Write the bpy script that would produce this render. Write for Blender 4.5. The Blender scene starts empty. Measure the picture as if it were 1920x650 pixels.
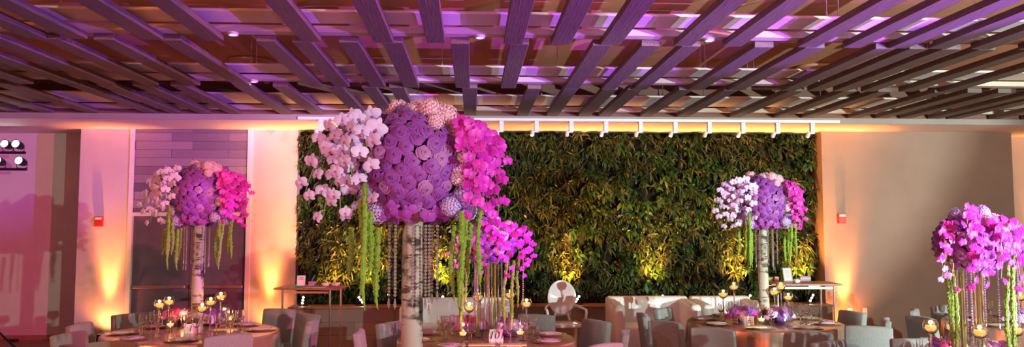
import bpy, bmesh, math, random
from mathutils import Vector, Matrix
import numpy as np
random.seed(7)
PI = math.pi
col = bpy.context.scene.collection
scene = bpy.context.scene

# ------------------------------------------------------------------ camera
F = 1493.0; TH = math.radians(2.87); PH = math.radians(3.98); H = 1.83
cam_d = bpy.data.cameras.new('camera'); cam = bpy.data.objects.new('camera', cam_d); col.objects.link(cam)
cam.location = (0, 0, H); cam.rotation_euler = (PI/2 + PH, 0, -TH)
cam_d.sensor_width = 36; cam_d.lens = 36*F/1920; cam_d.clip_start = .05; cam_d.clip_end = 100
scene.camera = cam
fw = Vector((math.sin(TH)*math.cos(PH), math.cos(TH)*math.cos(PH), math.sin(PH)))
rt = Vector((math.cos(TH), -math.sin(TH), 0)); upv = rt.cross(fw)
def ray(px, py): return fw + rt*((px-960)/F) - upv*((py-325)/F)
def atY(px, py, Y):
    d = ray(px, py); t = Y/d.y; return Vector((d.x*t, Y, H+d.z*t))
def atZ(px, py, Z):
    d = ray(px, py); t = (Z-H)/d.z; return Vector((d.x*t, d.y*t, Z))

# ------------------------------------------------------------------ world, exposure
scene.view_settings.view_transform = 'Standard'; scene.view_settings.look = 'None'
scene.view_settings.exposure = 0.0; scene.view_settings.gamma = 1; scene.view_settings.use_curve_mapping = False
w = bpy.data.worlds.new('world'); scene.world = w; w.use_nodes = True
w.node_tree.nodes['Background'].inputs[0].default_value = (1, .17, .085, 1)
w.node_tree.nodes['Background'].inputs[1].default_value = .40

def aim(o, target): o.rotation_euler = (Vector(target)-o.location).to_track_quat('-Z', 'Y').to_euler()
def spot(name, loc, target, energy, color, deg, blend=.3, size=.05):
    d = bpy.data.lights.new(name, 'SPOT'); d.energy = energy; d.color = color; d.spot_size = math.radians(deg); d.spot_blend = blend; d.shadow_soft_size = size
    o = bpy.data.objects.new(name, d); col.objects.link(o); o.location = loc; aim(o, target); return o
def area(name, loc, target, energy, color, sx, sy):
    d = bpy.data.lights.new(name, 'AREA'); d.energy = energy; d.color = color; d.shape = 'RECTANGLE'; d.size = sx; d.size_y = sy
    o = bpy.data.objects.new(name, d); col.objects.link(o); o.location = loc; aim(o, target); return o
def pointl(name, loc, energy, color, size=.03):
    d = bpy.data.lights.new(name, 'POINT'); d.energy = energy; d.color = color; d.shadow_soft_size = size
    o = bpy.data.objects.new(name, d); col.objects.link(o); o.location = loc; return o
# stage lamps, most behind the photographer to the right, then two added fills
spot('white_stage_light', (8.0, -4.0, 2.9), (.8, 9.5, 1.2), 3300, (.80, 1, .90), 104, .12, .05)
spot('purple_stage_light_left', (7.8, 4.0, 1.0), (-3.4, 9.2, 4.9), 7000, (.40, .09, 1), 35, .25, .02)
spot('purple_stage_light_middle', (6.8, .8, 1.0), (1.0, 9.0, 4.7), 1700, (.42, .10, 1), 34, .25, .02)
spot('purple_stage_light_low', (1.7, 2.4, .8), (.0, 9.0, 4.4), 200, (.36, .08, 1), 60, .5, .02)
spot('white_flower_light', (-5.0, -2.5, 2.6), (-.4, 4.4, 2.1), 420, (.86, .74, 1), 13, .4, .05)
spot('pink_stage_light', (9.6, -1.0, 2.6), (-6.6, 13, 2.7), 8000, (1, .10, .32), 22, .3, .06)
spot('violet_flower_light', (3.4, -4.5, 2.6), (.0, 5.5, 2.0), 420, (.45, .2, 1), 22, .5, .06)
spot('white_ceiling_light', (8.6, -1.6, 1.5), (4.2, 9.6, 4.3), 6500, (.85, 1, .95), 44, .3, .02)
spot('orange_wash_light', (-7.5, 2.0, 2.6), (3.2, 11.8, .6), 800, (1, .20, .05), 62, .7, .08)
area('rear_soft_fill', (-.8, -4.5, 3.2), (.2, 7, 1.7), 26, (1, .80, .85), 2.0, 1.0)  # added soft fill from behind the camera
area('warm_room_fill', (0, -1.5, .6), (0, 7, 4.2), 95, (1, .22, .06), 5, 1.0)  # added fill simulating orange glow from the rest of the room

# ------------------------------------------------------------------ materials
def mat(name, c, rough=.6, metal=0, c2=None, scale=8, vec=None, bump=0, emit=None, estr=0, trans=0, ior=1.45, sheen=0, coat=0, detail=4, alpha=1, sss=0):
    m = bpy.data.materials.new(name); m.use_nodes = True; nt = m.node_tree; n = nt.nodes; l = nt.links
    b = n['Principled BSDF']
    b.inputs['Base Color'].default_value = (*c, 1); b.inputs['Roughness'].default_value = rough; b.inputs['Metallic'].default_value = metal
    b.inputs['IOR'].default_value = ior
    if trans: b.inputs['Transmission Weight'].default_value = trans
    if sheen: b.inputs['Sheen Weight'].default_value = sheen
    if coat: b.inputs['Coat Weight'].default_value = coat
    if sss: b.inputs['Subsurface Weight'].default_value = sss; b.inputs['Subsurface Scale'].default_value = .01
    if emit: b.inputs['Emission Color'].default_value = (*emit, 1); b.inputs['Emission Strength'].default_value = estr
    tc = n.new('ShaderNodeTexCoord'); mp = n.new('ShaderNodeMapping'); l.new(tc.outputs['Object'], mp.inputs[0])
    mp.inputs['Scale'].default_value = vec or (1, 1, 1)
    nz = n.new('ShaderNodeTexNoise'); nz.inputs['Scale'].default_value = scale; nz.inputs['Detail'].default_value = detail; l.new(mp.outputs[0], nz.inputs['Vector'])
    if c2:
        r = n.new('ShaderNodeValToRGB'); r.color_ramp.elements[0].position = .32; r.color_ramp.elements[1].position = .68
        r.color_ramp.elements[0].color = (*c, 1); r.color_ramp.elements[1].color = (*c2, 1)
        l.new(nz.outputs[0], r.inputs[0]); l.new(r.outputs[0], b.inputs['Base Color'])
    if bump:
        bp = n.new('ShaderNodeBump'); bp.inputs['Strength'].default_value = bump; bp.inputs['Distance'].default_value = .02
        l.new(nz.outputs[0], bp.inputs['Height']); l.new(bp.outputs[0], b.inputs['Normal'])
    return m
def boards(name, ca, cb, mortar, bw, rh, ax='xz', off=.37):
    m = bpy.data.materials.new(name); m.use_nodes = True; nt = m.node_tree; n = nt.nodes; l = nt.links; b = n['Principled BSDF']
    b.inputs['Roughness'].default_value = .6
    tc = n.new('ShaderNodeTexCoord'); s = n.new('ShaderNodeSeparateXYZ'); c = n.new('ShaderNodeCombineXYZ'); l.new(tc.outputs['Object'], s.inputs[0])
    l.new(s.outputs['X'], c.inputs[0]); l.new(s.outputs['Z'], c.inputs[1])
    bt = n.new('ShaderNodeTexBrick'); bt.offset = off; bt.inputs['Scale'].default_value = 1
    bt.inputs['Brick Width'].default_value = bw; bt.inputs['Row Height'].default_value = rh; bt.inputs['Mortar Size'].default_value = .003
    bt.inputs['Color1'].default_value = (*ca, 1); bt.inputs['Color2'].default_value = (*cb, 1); bt.inputs['Mortar'].default_value = (*mortar, 1)
    l.new(c.outputs[0], bt.inputs['Vector'])
    mp = n.new('ShaderNodeMapping'); mp.inputs['Scale'].default_value = (2, 2, 30); l.new(tc.outputs['Object'], mp.inputs[0])
    nz = n.new('ShaderNodeTexNoise'); nz.inputs['Scale'].default_value = 3; nz.inputs['Detail'].default_value = 6; l.new(mp.outputs[0], nz.inputs['Vector'])
    mx = n.new('ShaderNodeMix'); mx.data_type = 'RGBA'; mx.blend_type = 'MULTIPLY'; mx.inputs[0].default_value = .55
    l.new(bt.outputs['Color'], mx.inputs[6]); l.new(nz.outputs['Color'], mx.inputs[7]); l.new(mx.outputs[2], b.inputs['Base Color'])
    return m
def leafmat(name, trans=.0):
    m = bpy.data.materials.new(name); m.use_nodes = True; nt = m.node_tree; n = nt.nodes; l = nt.links; b = n['Principled BSDF']
    a = n.new('ShaderNodeVertexColor'); a.layer_name = 'tint'; l.new(a.outputs[0], b.inputs['Base Color']); b.inputs['Roughness'].default_value = .38
    return m

M = {}
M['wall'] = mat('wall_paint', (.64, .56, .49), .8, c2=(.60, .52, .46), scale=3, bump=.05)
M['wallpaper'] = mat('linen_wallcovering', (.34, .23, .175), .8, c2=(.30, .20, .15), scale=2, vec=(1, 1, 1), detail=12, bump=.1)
M['soffit'] = mat('soffit_paint', (.80, .74, .68), .7, c2=(.77, .71, .65), scale=2)
M['upper'] = mat('orange_lit_ceiling_paint', (.66, .32, .19), .85, c2=(.60, .28, .16), scale=1.5)  # orange of the ambient light is mixed into this base colour
M['liptrim'] = mat('shade_darkened_lip', (.34, .29, .26), .7, c2=(.31, .27, .24), scale=3)  # lip kept darker than the soffit, shade put into its colour
M['fascia'] = mat('shade_darkened_fascia', (.22, .12, .09), .85, c2=(.19, .10, .08), scale=2)  # dark tone stands in for shade, countering the fill on this face
M['panel'] = mat('white_panel_paint', (.80, .74, .68), .7, c2=(.76, .70, .64), scale=1)
M['rail'] = mat('rail_paint', (.55, .48, .40), .7, c2=(.50, .43, .36), scale=3)
M['plank'] = mat('weathered_grey_plank', (.09, .068, .06), .6, c2=(.15, .115, .10), scale=9, vec=(9, .5, 9), bump=.25, detail=8)
M['floor'] = mat('floor_carpet', (.42, .22, .14), .9, c2=(.30, .15, .10), scale=14, bump=.2)
M['woodwall'] = boards('reclaimed_wood_boards', (.62, .46, .45), (.22, .15, .18), (.08, .05, .05), .9, .135)
M['plinthwood'] = boards('plinth_wood_boards', (.46, .36, .29), (.34, .27, .22), (.12, .08, .06), 1.8, .2)
M['wood'] = mat('table_wood', (.30, .15, .09), .45, c2=(.42, .22, .13), scale=6, vec=(8, 1, 1))
M['door'] = mat('dark_door_paint', (.13, .10, .12), .45, c2=(.17, .13, .15), scale=4)
M['trim'] = mat('trim_paint', (.80, .76, .70), .5, c2=(.78, .73, .67), scale=4)
M['bar'] = mat('door_bar_metal', (.55, .32, .30), .35, .7, c2=(.5, .3, .28))
M['steel'] = mat('brushed_steel', (.75, .73, .7), .25, 1, c2=(.65, .63, .6), scale=20)
M['black'] = mat('black_metal', (.015, .015, .018), .45, .2, c2=(.03, .03, .035))
M['trackwhite'] = mat('white_enamel', (.82, .84, .86), .4, c2=(.78, .80, .82))
M['red'] = mat('red_enamel', (.72, .03, .02), .35, c2=(.62, .02, .02))
M['redlens'] = mat('strobe_lens', (.85, .8, .75), .2, c2=(.8, .75, .7))
M['chair'] = mat('grey_upholstery', (.29, .315, .305), .85, c2=(.25, .27, .26), scale=60, bump=.15, sheen=.2)
M['leg'] = mat('dark_wood_leg', (.05, .03, .025), .4, c2=(.08, .05, .04))
M['sofa'] = mat('white_moulded_plastic', (.80, .79, .76), .42, c2=(.77, .76, .73), scale=2)
M['ghost'] = mat('white_polycarbonate', (.85, .84, .84), .18, c2=(.82, .81, .81), scale=3, coat=.5)
M['cloth'] = mat('copper_satin', (.66, .44, .33), .25, .6, c2=(.50, .34, .25), scale=4, bump=.4)
M['plate'] = mat('gold_rim_glass_plate', (.62, .46, .28), .2, .5, c2=(.55, .40, .24))
M['china'] = mat('white_china', (.85, .82, .80), .2, c2=(.8, .78, .76))
M['napkin'] = mat('lilac_napkin', (.50, .38, .55), .8, c2=(.42, .31, .47), scale=12, bump=.2)
M['cream'] = mat('cream_paper', (.86, .74, .36), .7, c2=(.80, .68, .32))
M['paper'] = mat('white_paper', (.88, .86, .82), .7, c2=(.84, .82, .78))
M['ink'] = mat('black_ink', (.02, .02, .02), .6, c2=(.03, .03, .03))
M['glass'] = mat('clear_glass', (1, 1, 1), .02, trans=1)
M['crystal'] = mat('cut_crystal', (.97, .93, .97), .02, trans=.85, ior=1.7)
M['gold'] = mat('glowing_gold_mercury_glass', (.95, .68, .22), .18, .7, c2=(.8, .5, .12), scale=40, emit=(1, .55, .12), estr=.9)  # emission stands in for candlelight inside the gold cup
M['flame'] = mat('candle_flame', (1, .8, .4), .5, emit=(1, .62, .22), estr=8)
M['wax'] = mat('lit_wax', (.95, .8, .55), .5, c2=(.9, .74, .5), emit=(1, .55, .2), estr=1.2)
M['lens'] = mat('lamp_lens', (1, .95, .85), .3, emit=(1, .82, .6), estr=22)
M['stagelens'] = mat('stage_lamp_lens', (1, 1, 1), .3, emit=(.95, .97, 1), estr=14)
M['down'] = mat('downlight_lens', (1, .9, .6), .3, emit=(1, .72, .3), estr=8)
M['petal_rose'] = mat('mauve_rose_petal', (.36, .08, .47), .5, c2=(.27, .05, .42), scale=20, sheen=.3)
M['petal_rose_b'] = mat('pale_mauve_rose_petal', (.50, .20, .52), .5, c2=(.42, .15, .48), scale=20, sheen=.3)
M['petal_pale'] = mat('pale_orchid_petal', (.80, .72, .98), .45, c2=(.70, .52, .92), scale=30)
M['petal_mag'] = mat('magenta_orchid_petal', (.72, .04, .50), .45, c2=(.60, .02, .44), scale=30)
M['lip'] = mat('orchid_lip', (.55, .10, .32), .4, c2=(.65, .18, .34))
M['petal_pink'] = mat('blush_hydrangea_petal', (.92, .62, .72), .6, c2=(.88, .52, .66), scale=30)
M['petal_lil'] = mat('lilac_hydrangea_petal', (.66, .55, .86), .6, c2=(.56, .42, .80), scale=30)
M['petal_cream'] = mat('cream_hydrangea_petal', (.92, .80, .78), .6, c2=(.86, .72, .74), scale=30)
M['petal_violet'] = mat('violet_hydrangea_petal', (.32, .16, .62), .6, c2=(.26, .12, .5), scale=30)
M['core'] = mat('dark_flower_base', (.07, .02, .10), .9, c2=(.10, .03, .13), scale=20)
M['amaranth'] = mat('green_amaranthus', (.28, .50, .06), .8, c2=(.20, .38, .04), scale=60, bump=.5)
M['stem'] = mat('green_stem', (.16, .30, .05), .6, c2=(.12, .22, .04), scale=40)
M['soil'] = mat('dark_planting_felt', (.004, .005, .003), 1, c2=(.007, .007, .005), scale=20)
M['leaf'] = leafmat('wall_plant_leaf')
def birch():
    m = bpy.data.materials.new('birch_bark'); m.use_nodes = True; nt = m.node_tree; n = nt.nodes; l = nt.links; b = n['Principled BSDF']
    b.inputs['Roughness'].default_value = .7
    tc = n.new('ShaderNodeTexCoord')
    def nz(sc, vec, p0, p1):
        mp = n.new('ShaderNodeMapping'); mp.inputs['Scale'].default_value = vec; l.new(tc.outputs['Object'], mp.inputs[0])
        t = n.new('ShaderNodeTexNoise'); t.inputs['Scale'].default_value = sc; t.inputs['Detail'].default_value = 5; l.new(mp.outputs[0], t.inputs['Vector'])
        r = n.new('ShaderNodeValToRGB'); r.color_ramp.elements[0].position = p0; r.color_ramp.elements[1].position = p1; l.new(t.outputs[0], r.inputs[0]); return r, t
    r1, t1 = nz(9, (1, 1, 5), .35, .40); r2, t2 = nz(7, (1, 1, 1.6), .40, .48)
    r1.color_ramp.elements[0].color = (.10, .08, .06, 1); r1.color_ramp.elements[1].color = (.46, .46, .38, 1)
    r2.color_ramp.elements[0].color = (.12, .10, .08, 1); r2.color_ramp.elements[1].color = (1, 1, 1, 1)
    mx = n.new('ShaderNodeMix'); mx.data_type = 'RGBA'; mx.blend_type = 'MULTIPLY'; mx.inputs[0].default_value = 1
    l.new(r1.outputs[0], mx.inputs[6]); l.new(r2.outputs[0], mx.inputs[7]); l.new(mx.outputs[2], b.inputs['Base Color'])
    bp = n.new('ShaderNodeBump'); bp.inputs['Strength'].default_value = .5; l.new(t1.outputs[0], bp.inputs['Height']); l.new(bp.outputs[0], b.inputs['Normal'])
    return m
M['birch'] = birch()

# ------------------------------------------------------------------ mesh helpers
class MB:
    def __init__(s): s.v = []; s.f = []; s.mi = []; s.cur = 0
    def add(s, vs, fs):
        o = len(s.v); s.v += [tuple(v) for v in vs]
        for f in fs: s.f.append(tuple(i+o for i in f)); s.mi.append(s.cur)
    def box(s, x0, x1, y0, y1, z0, z1, T=None):
        vs = [Vector((x, y, z)) for z in (z0, z1) for y in (y0, y1) for x in (x0, x1)]
        if T: vs = [T(v) if callable(T) else T @ v for v in vs]
        s.add(vs, [(0, 2, 3, 1), (4, 5, 7, 6), (0, 1, 5, 4), (1, 3, 7, 5), (3, 2, 6, 7), (2, 0, 4, 6)])
    def rbox(s, x0, x1, y0, y1, z0, z1, bev=.02, seg=3, T=None, cuts=0):
        bm = bmesh.new(); bmesh.ops.create_cube(bm, size=1)
        for v in bm.verts: v.co = Vector(((x0+x1)/2+v.co.x*(x1-x0), (y0+y1)/2+v.co.y*(y1-y0), (z0+z1)/2+v.co.z*(z1-z0)))
        bmesh.ops.bevel(bm, geom=bm.edges[:], offset=bev, segments=seg, profile=.5, affect='EDGES')
        if cuts:
            for k in range(1, cuts):
                for ax, lo, hi in ((0, x0, x1), (2, z0, z1)):
                    no = Vector((0, 0, 0)); no[ax] = 1; co = Vector((0, 0, 0)); co[ax] = lo+(hi-lo)*k/cuts
                    bmesh.ops.bisect_plane(bm, geom=bm.verts[:]+bm.edges[:]+bm.faces[:], plane_co=co, plane_no=no)
        bm.verts.index_update()
        vs = [v.co.copy() for v in bm.verts]; fs = [tuple(v.index for v in f.verts) for f in bm.faces]; bm.free()
        if T: vs = [T(v) if callable(T) else T @ v for v in vs]
        s.add(vs, fs)
    def tube(s, pts, rad, n=8, cap=True):
        pts = [Vector(p) for p in pts]
        if not hasattr(rad, '__len__'): rad = [rad]*len(pts)
        vs = []; fs = []; nrm = None
        for i, p in enumerate(pts):
            t = (pts[min(i+1, len(pts)-1)]-pts[max(i-1, 0)]).normalized()
            if nrm is None: nrm = t.orthogonal().normalized()
            nrm = (nrm-t*nrm.dot(t)).normalized(); bn = t.cross(nrm)
            for k in range(n):
                a = 2*PI*k/n; vs.append(p+(nrm*math.cos(a)+bn*math.sin(a))*rad[i])
        for i in range(len(pts)-1):
            for k in range(n): a = i*n+k; b = i*n+(k+1) % n; fs.append((a, b, b+n, a+n))
        if cap: fs.append(tuple(range(n-1, -1, -1))); fs.append(tuple(range((len(pts)-1)*n, len(pts)*n)))
        s.add(vs, fs)
    def lathe(s, prof, n=20, c=(0, 0, 0), closed=False):
        vs = []; fs = []
        for r, z in prof:
            for k in range(n): a = 2*PI*k/n; vs.append((c[0]+r*math.cos(a), c[1]+r*math.sin(a), c[2]+z))
        m = len(prof); rng = m if closed else m-1
        for i in range(rng):
            for k in range(n):
                a = i*n+k; b = i*n+(k+1) % n; j = (i+1) % m
                fs.append((a, b, j*n+(k+1) % n, j*n+k))
        s.add(vs, fs)
    def ball(s, c, r, n=12, m=8, sz=1.0):
        s.lathe([(max(r*math.sin(PI*i/m), 1e-5), -r*sz*math.cos(PI*i/m)) for i in range(m+1)], n, c)
    def mesh(s, name, mats, smooth=False, ang=None):
        me = bpy.data.meshes.new(name); me.from_pydata(s.v, [], s.f)
        for m in (mats if isinstance(mats, (list, tuple)) else [mats]): me.materials.append(m)
        if any(s.mi): me.polygons.foreach_set('material_index', s.mi)
        if smooth or ang: me.polygons.foreach_set('use_smooth', [True]*len(me.polygons))
        me.update()
        bm = bmesh.new(); bm.from_mesh(me); bmesh.ops.remove_doubles(bm, verts=bm.verts, dist=1e-6)
        bmesh.ops.recalc_face_normals(bm, faces=bm.faces)
        if ang:
            for e in bm.edges:
                if len(e.link_faces) == 2 and e.calc_face_angle(0) > math.radians(ang): e.smooth = False
        bm.to_mesh(me); bm.free(); me.update()
        return me
    def build(s, name, mats, parent=None, loc=(0, 0, 0), smooth=False, ang=None):
        return inst(s.mesh(name, mats, smooth, ang), name, parent, loc)
def inst(me, name, parent=None, loc=(0, 0, 0), rot=None, scale=None, mat4=None):
    o = bpy.data.objects.new(name, me); col.objects.link(o)
    if parent: o.parent = parent
    if mat4 is not None: o.matrix_basis = mat4
    else:
        o.location = loc
        if rot is not None: o.rotation_euler = rot
        if scale is not None: o.scale = (scale,)*3 if not hasattr(scale, '__len__') else scale
    return o
def tag(o, label, cat, group=None, kind=None):
    if label: o['label'] = label
    if cat: o['category'] = cat
    if group: o['group'] = group
    if kind: o['kind'] = kind
    return o
def struct(o): o['kind'] = 'structure'; return o
def thing(name, label, cat, loc=(0, 0, 0), rz=0, group=None):
    o = bpy.data.objects.new(name, None); o.empty_display_size = .1; col.objects.link(o)
    o.location = loc; o.rotation_euler = (0, 0, rz); return tag(o, label, cat, group)
def dup(root, loc, rz=0, label=None, group=None, scale=None):
    r = root.copy(); col.objects.link(r); r.location = loc; r.rotation_euler = (0, 0, rz)
    if scale: r.scale = scale if hasattr(scale, '__len__') else (scale,)*3
    if label: r['label'] = label
    if group: r['group'] = group
    for ch in list(root.children):
        c = ch.copy(); col.objects.link(c); c.parent = r
        for g in ch.children: d = g.copy(); col.objects.link(d); d.parent = c
    return r
def sbox(name, m, *a, **k):
    b = MB(); b.box(*a); return struct(b.build(name, m))

# ------------------------------------------------------------------ room shell
ZP = 3.52                       # underside of the hung planks
J0, J1, J2, J3 = 4.9, 7.2, 9.51, 11.83
YL = 11.90; ZS = 3.433; YC = 13.03; YR = 12.77; YB = 13.25; YREC = 13.70; ZU = 4.0
xl0 = atY(150, 300, YC).x; xl1 = atY(558, 300, YC).x
xr0 = atY(1541, 300, YR).x; xr1 = atY(1898, 300, YR).x
XL, XR = -9.6, 11.0
sbox('floor', M['floor'], XL-.2, XR+.2, -4, 14.2, -.1, 0)
sbox('ceiling', M['upper'], XL-.2, XR+.2, -4, YL+.1, ZU, ZU+.1)
sbox('trim_1', M['fascia'], XL-.2, XR+.2, YL-.045, YL+.03, ZS+.03, ZU)                 # fascia up to the high ceiling
b = MB(); b.box(XL-.2, XR+.2, YL-.05, 14.1, ZS, ZS+.03); struct(b.build('trim_2', M['soffit']))
b = MB(); b.box(XL-.2, XR+.2, YL-.07, YL-.05, ZS, ZS+.085); struct(b.build('trim_4', M['liptrim']))
sbox('wall_left_recess', M['wall'], XL, xl0, YREC, YREC+.1, 0, ZS)
b = MB(); xd0 = atY(240, 500, YC).x; xd1 = atY(466, 500, YC).x
b.box(xl0, xd0, YC, 14.1, 0, ZS); b.box(xd1, xl1, YC, 14.1, 0, ZS)
zd = atY(350, 405, YC).z
b.box(xd0, xd1, YC+.06, 14.1, zd, ZS); struct(b.build('wall_back_left', M['wall']))
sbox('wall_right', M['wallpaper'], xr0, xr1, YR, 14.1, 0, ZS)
sbox('wall_right_recess', M['wall'], xr1, XR, YREC-.35, YREC-.25, 0, ZS)
sbox('wall_back', M['soil'], xl1, xr0, YB, YB+.1, 0, ZS)
sbox('wall_left', M['wall'], XL-.1, XL, -4, 14.2, 0, ZU)
sbox('wall_far_right', M['wall'], XR, XR+.1, -4, 14.2, 0, ZU)
# wood cladding above the door, door frame, double door
b = MB(); b.box(xd0+.05, xd1-.04, YC-.01, YC+.06, zd+.06, ZS-.005); struct(b.build('wall_wood_cladding', M['woodwall']))
b = MB()
b.box(xd0-.02, xd0+.05, YC-.03, YC+.08, 0, ZS-.004); b.box(xd1-.05, xd1+.02, YC-.03, YC+.08, 0, ZS-.004); b.box(xd0+.05, xd1-.05, YC-.03, YC+.08, zd, zd+.06)
struct(b.build('trim_3', M['trim']))
dx0 = xd0+.05; dx1 = xd1-.05; dm = (dx0+dx1)/2
for i, (a, c, hs) in enumerate(((dx0, dm-.004, 1), (dm+.004, dx1, -1))):
    b = MB(); b.box(a+.004, c, YC+.03, YC+.075, .01, zd-.005)
    d = struct(b.build('door_%d' % (i+1), M['door']))
    b = MB(); zb = atY(400, 537, YC).z; b.rbox(a+.04, c-.03, YC-.05, YC-.02, zb-.025, zb+.03, .008, 2); b.box(a+.05, a+.09, YC-.03, YC+.03, zb-.02, zb+.02); b.box(c-.08, c-.04, YC-.03, YC+.03, zb-.02, zb+.02)
    b.build('push_bar', M['bar'], d)
b = MB(); b.box(xl0, xd0-.03, YC-.015, YC, 0, .1); b.box(xd1+.03, xl1, YC-.015, YC, 0, .1); struct(b.build('baseboard_left', M['trim']))
b = MB(); b.box(xr0, xr1, YR-.015, YR, 0, .12); struct(b.build('baseboard_right', M['wood']))
b = MB(); b.box(XL, xl0-.005, YREC-.015, YREC, 0, .08); struct(b.build('baseboard_recess', M['wood']))

# living wall
gx0 = xl1+.02; gx1 = xr0-.03
ZW = atY(650, 578, 12.5).z
struct_p = MB(); struct_p.box(xl1+.01, xr0-.01, 12.5, YB-.01, 0, ZW); PL = tag(struct_p.build('planter_ledge', M['plinthwood']), 'low wooden ledge running along the foot of the plant wall', 'ledge')
b = MB(); b.box(xl1+.01, xr0-.01, 12.47, YB-.3, ZW, ZW+.025); b.build('ledge_cap', M['wood'], PL)
gw = thing('living_plant_wall', 'large wall of dense green plants filling the back of the room', 'plant wall', (0, 0, ZW+.03))
b = MB(); b.box(gx0+.08, gx1, YB-.1, YB-.002, 0, ZS-ZW-.04); b.build('backing_panel', M['soil'], gw)
rng = np.random.default_rng(3)
def foliage(name, N, kind):
    hw = gx1-gx0; hh = ZS-ZW-.05
    vs = np.zeros((N, 7, 3)); cols = np.zeros((N, 3))
    k = 0; left = 0
    while k < N:
        if left == 0:
            cx_ = rng.uniform(.05, hw); cz_ = rng.uniform(.02, hh)
            zone = math.sin(cx_*1.9+1.2*math.sin(cz_*2.1+cx_))+math.sin(cz_*3.3-cx_*1.1)*.8
            if kind == 'long' and zone < -.1 and rng.random() > .3: continue
            if kind == 'broad' and zone > .1 and rng.random() > .3: continue
            left = int(rng.integers(9, 17)); cd = rng.uniform(0, .13); cs = rng.uniform(.7, 1.35); ctone = rng.random(); cbr = rng.uniform(.35, 1.3); a0 = rng.uniform(0, 6.28)
        left -= 1; a0 += 2.39996
        x = cx_+rng.normal(0, .02); z = cz_+rng.normal(0, .02); relief = cd
        L = (rng.uniform(.11, .19) if kind == 'long' else rng.uniform(.08, .14))*cs
        W = L*(rng.uniform(.11, .17) if kind == 'long' else rng.uniform(.3, .45))
        a = a0+rng.normal(0, .2)
        out = rng.uniform(.15, 1.25)
        d = np.array([math.cos(a)*math.cos(out), -math.sin(out), math.sin(a)*math.cos(out)])
        side = np.cross(d, [0, -1, 0]); side /= np.linalg.norm(side)+1e-9
        tw = rng.uniform(-.9, .9); nn = np.cross(side, d); side = side*math.cos(tw)+nn*math.sin(tw)
        p = np.array([gx0+x, YB-.14-relief, z])
        if p[1] > YB-.13: p[1] = YB-.13
        dr = np.array([0, 0, -1.])
        q1 = p+d*L*.35+dr*L*.02; q2 = p+d*L*.7+dr*L*.16; q3 = p+d*L*.92+dr*L*.42
        vs[k] = [p-side*W*.15, p+side*W*.15, q1-side*W*.5, q1+side*W*.5, q2-side*W*.42, q2+side*W*.42, q3]
        t = .6*ctone+.4*rng.random(); base = np.array([.035, .085, .015]) if kind == 'broad' else np.array([.05, .065, .018])
        if t > .75: base = np.array([.13, .14, .03])
        if t > .93: base = np.array([.28, .20, .07])
        cols[k] = base*cbr*rng.uniform(.6, 1.1); k += 1
    idx = np.arange(N)*7
    faces = []
    for i in idx: faces += [(i, i+1, i+3, i+2), (i+2, i+3, i+5, i+4), (i+4, i+5, i+6)]
    v = vs.reshape(-1, 3); v[:, 2] = np.clip(v[:, 2], .004, hh); v[:, 0] = np.clip(v[:, 0], gx0-.02, gx1+.09)
    me = bpy.data.meshes.new(name); me.from_pydata(v.tolist(), [], faces); me.materials.append(M['leaf'])
    ca = me.color_attributes.new('tint', 'FLOAT_COLOR', 'POINT')
    c4 = np.ones((N, 7, 4)); c4[:, :, :3] = cols[:, None, :]; ca.data.foreach_set('color', c4.ravel())
    me.polygons.foreach_set('use_smooth', [True]*len(me.polygons))
    return inst(me, name, gw)
foliage('fern_foliage', 17000, 'long'); foliage('broad_leaf_foliage', 15000, 'broad')

# ------------------------------------------------------------------ hung planks
PW = .18; PT = .058
def pxs(lst, Y): 
    y0 = 429-(ZP-H)/Y*F
    return [atZ(p, y0+(p-885)*0, ZP).x if False else atY(p, 429-(ZP-H)*F/Y+(p-885)*(.0073+.000028*(300-(429-(ZP-H)*F/Y))*0), Y).x for p in lst]
rowA = pxs([-190, -60, 87, 165, 307, 420, 602, 738, 835, 980, 1069, 1162, 1297, 1389, 1530, 1612, 1699, 1773, 1854, 1940, 2030], J1)
rowB = pxs([-560, -330, -204, -93, 0, 109, 212, 339, 515, 583, 672, 755, 880, 992, 1148, 1237, 1314, 1451, 1547, 1676, 1740, 1803, 1868, 1960, 2060], J1)
rowC = pxs([-160, -70, 40, 103, 185, 296, 342, 397, 452, 548, 607, 689, 740, 782, 893, 990, 1046, 1106, 1144, 1220, 1289, 1389, 1470, 1523, 1610, 1661, 1706, 1760, 1797, 1872, 1933, 2000], J3)
def grp(name): return name
k_ord = ['leftmost', 'second from left', 'third from left', 'fourth from left', 'fifth from left', 'sixth from left', 'seventh from left', 'eighth from left', 'ninth from left', 'tenth from left', 'eleventh from left', 'twelfth from left', 'thirteenth from left', 'fourteenth from left', 'fifteenth from left', 'sixteenth from left']
def rowlabel(i, n, rowname, xs=None):
    m = n-1-i
    if i <= m: s = k_ord[i]
    else: s = k_ord[m].replace('left', 'right')
    return 'weathered grey wood ceiling plank, %s in the %s' % (s, rowname)
for xs, y0, y1, nm in ((rowA, J0, J1, 'nearest hanging row'), (rowB, J1, J2, 'middle hanging row'), (rowC, J2, J3, 'farthest hanging row by the fascia')):
    # only planks that come into the frame are numbered
    vis = [x for x in xs if abs((x/y1)-.05) < .70]
    for i, x in enumerate(vis):
        wd = PW*(.94+.1*((i*37) % 7)/7)
        b = MB(); b.rbox(-wd, 0, 0, y1-y0-.012, 0, PT, .004, 1)
        o = b.build('ceiling_plank', M['plank'], loc=(x, y0+.006, ZP)); tag(o, rowlabel(i, len(vis), nm), 'ceiling plank', 'hanging ceiling planks')
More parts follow.
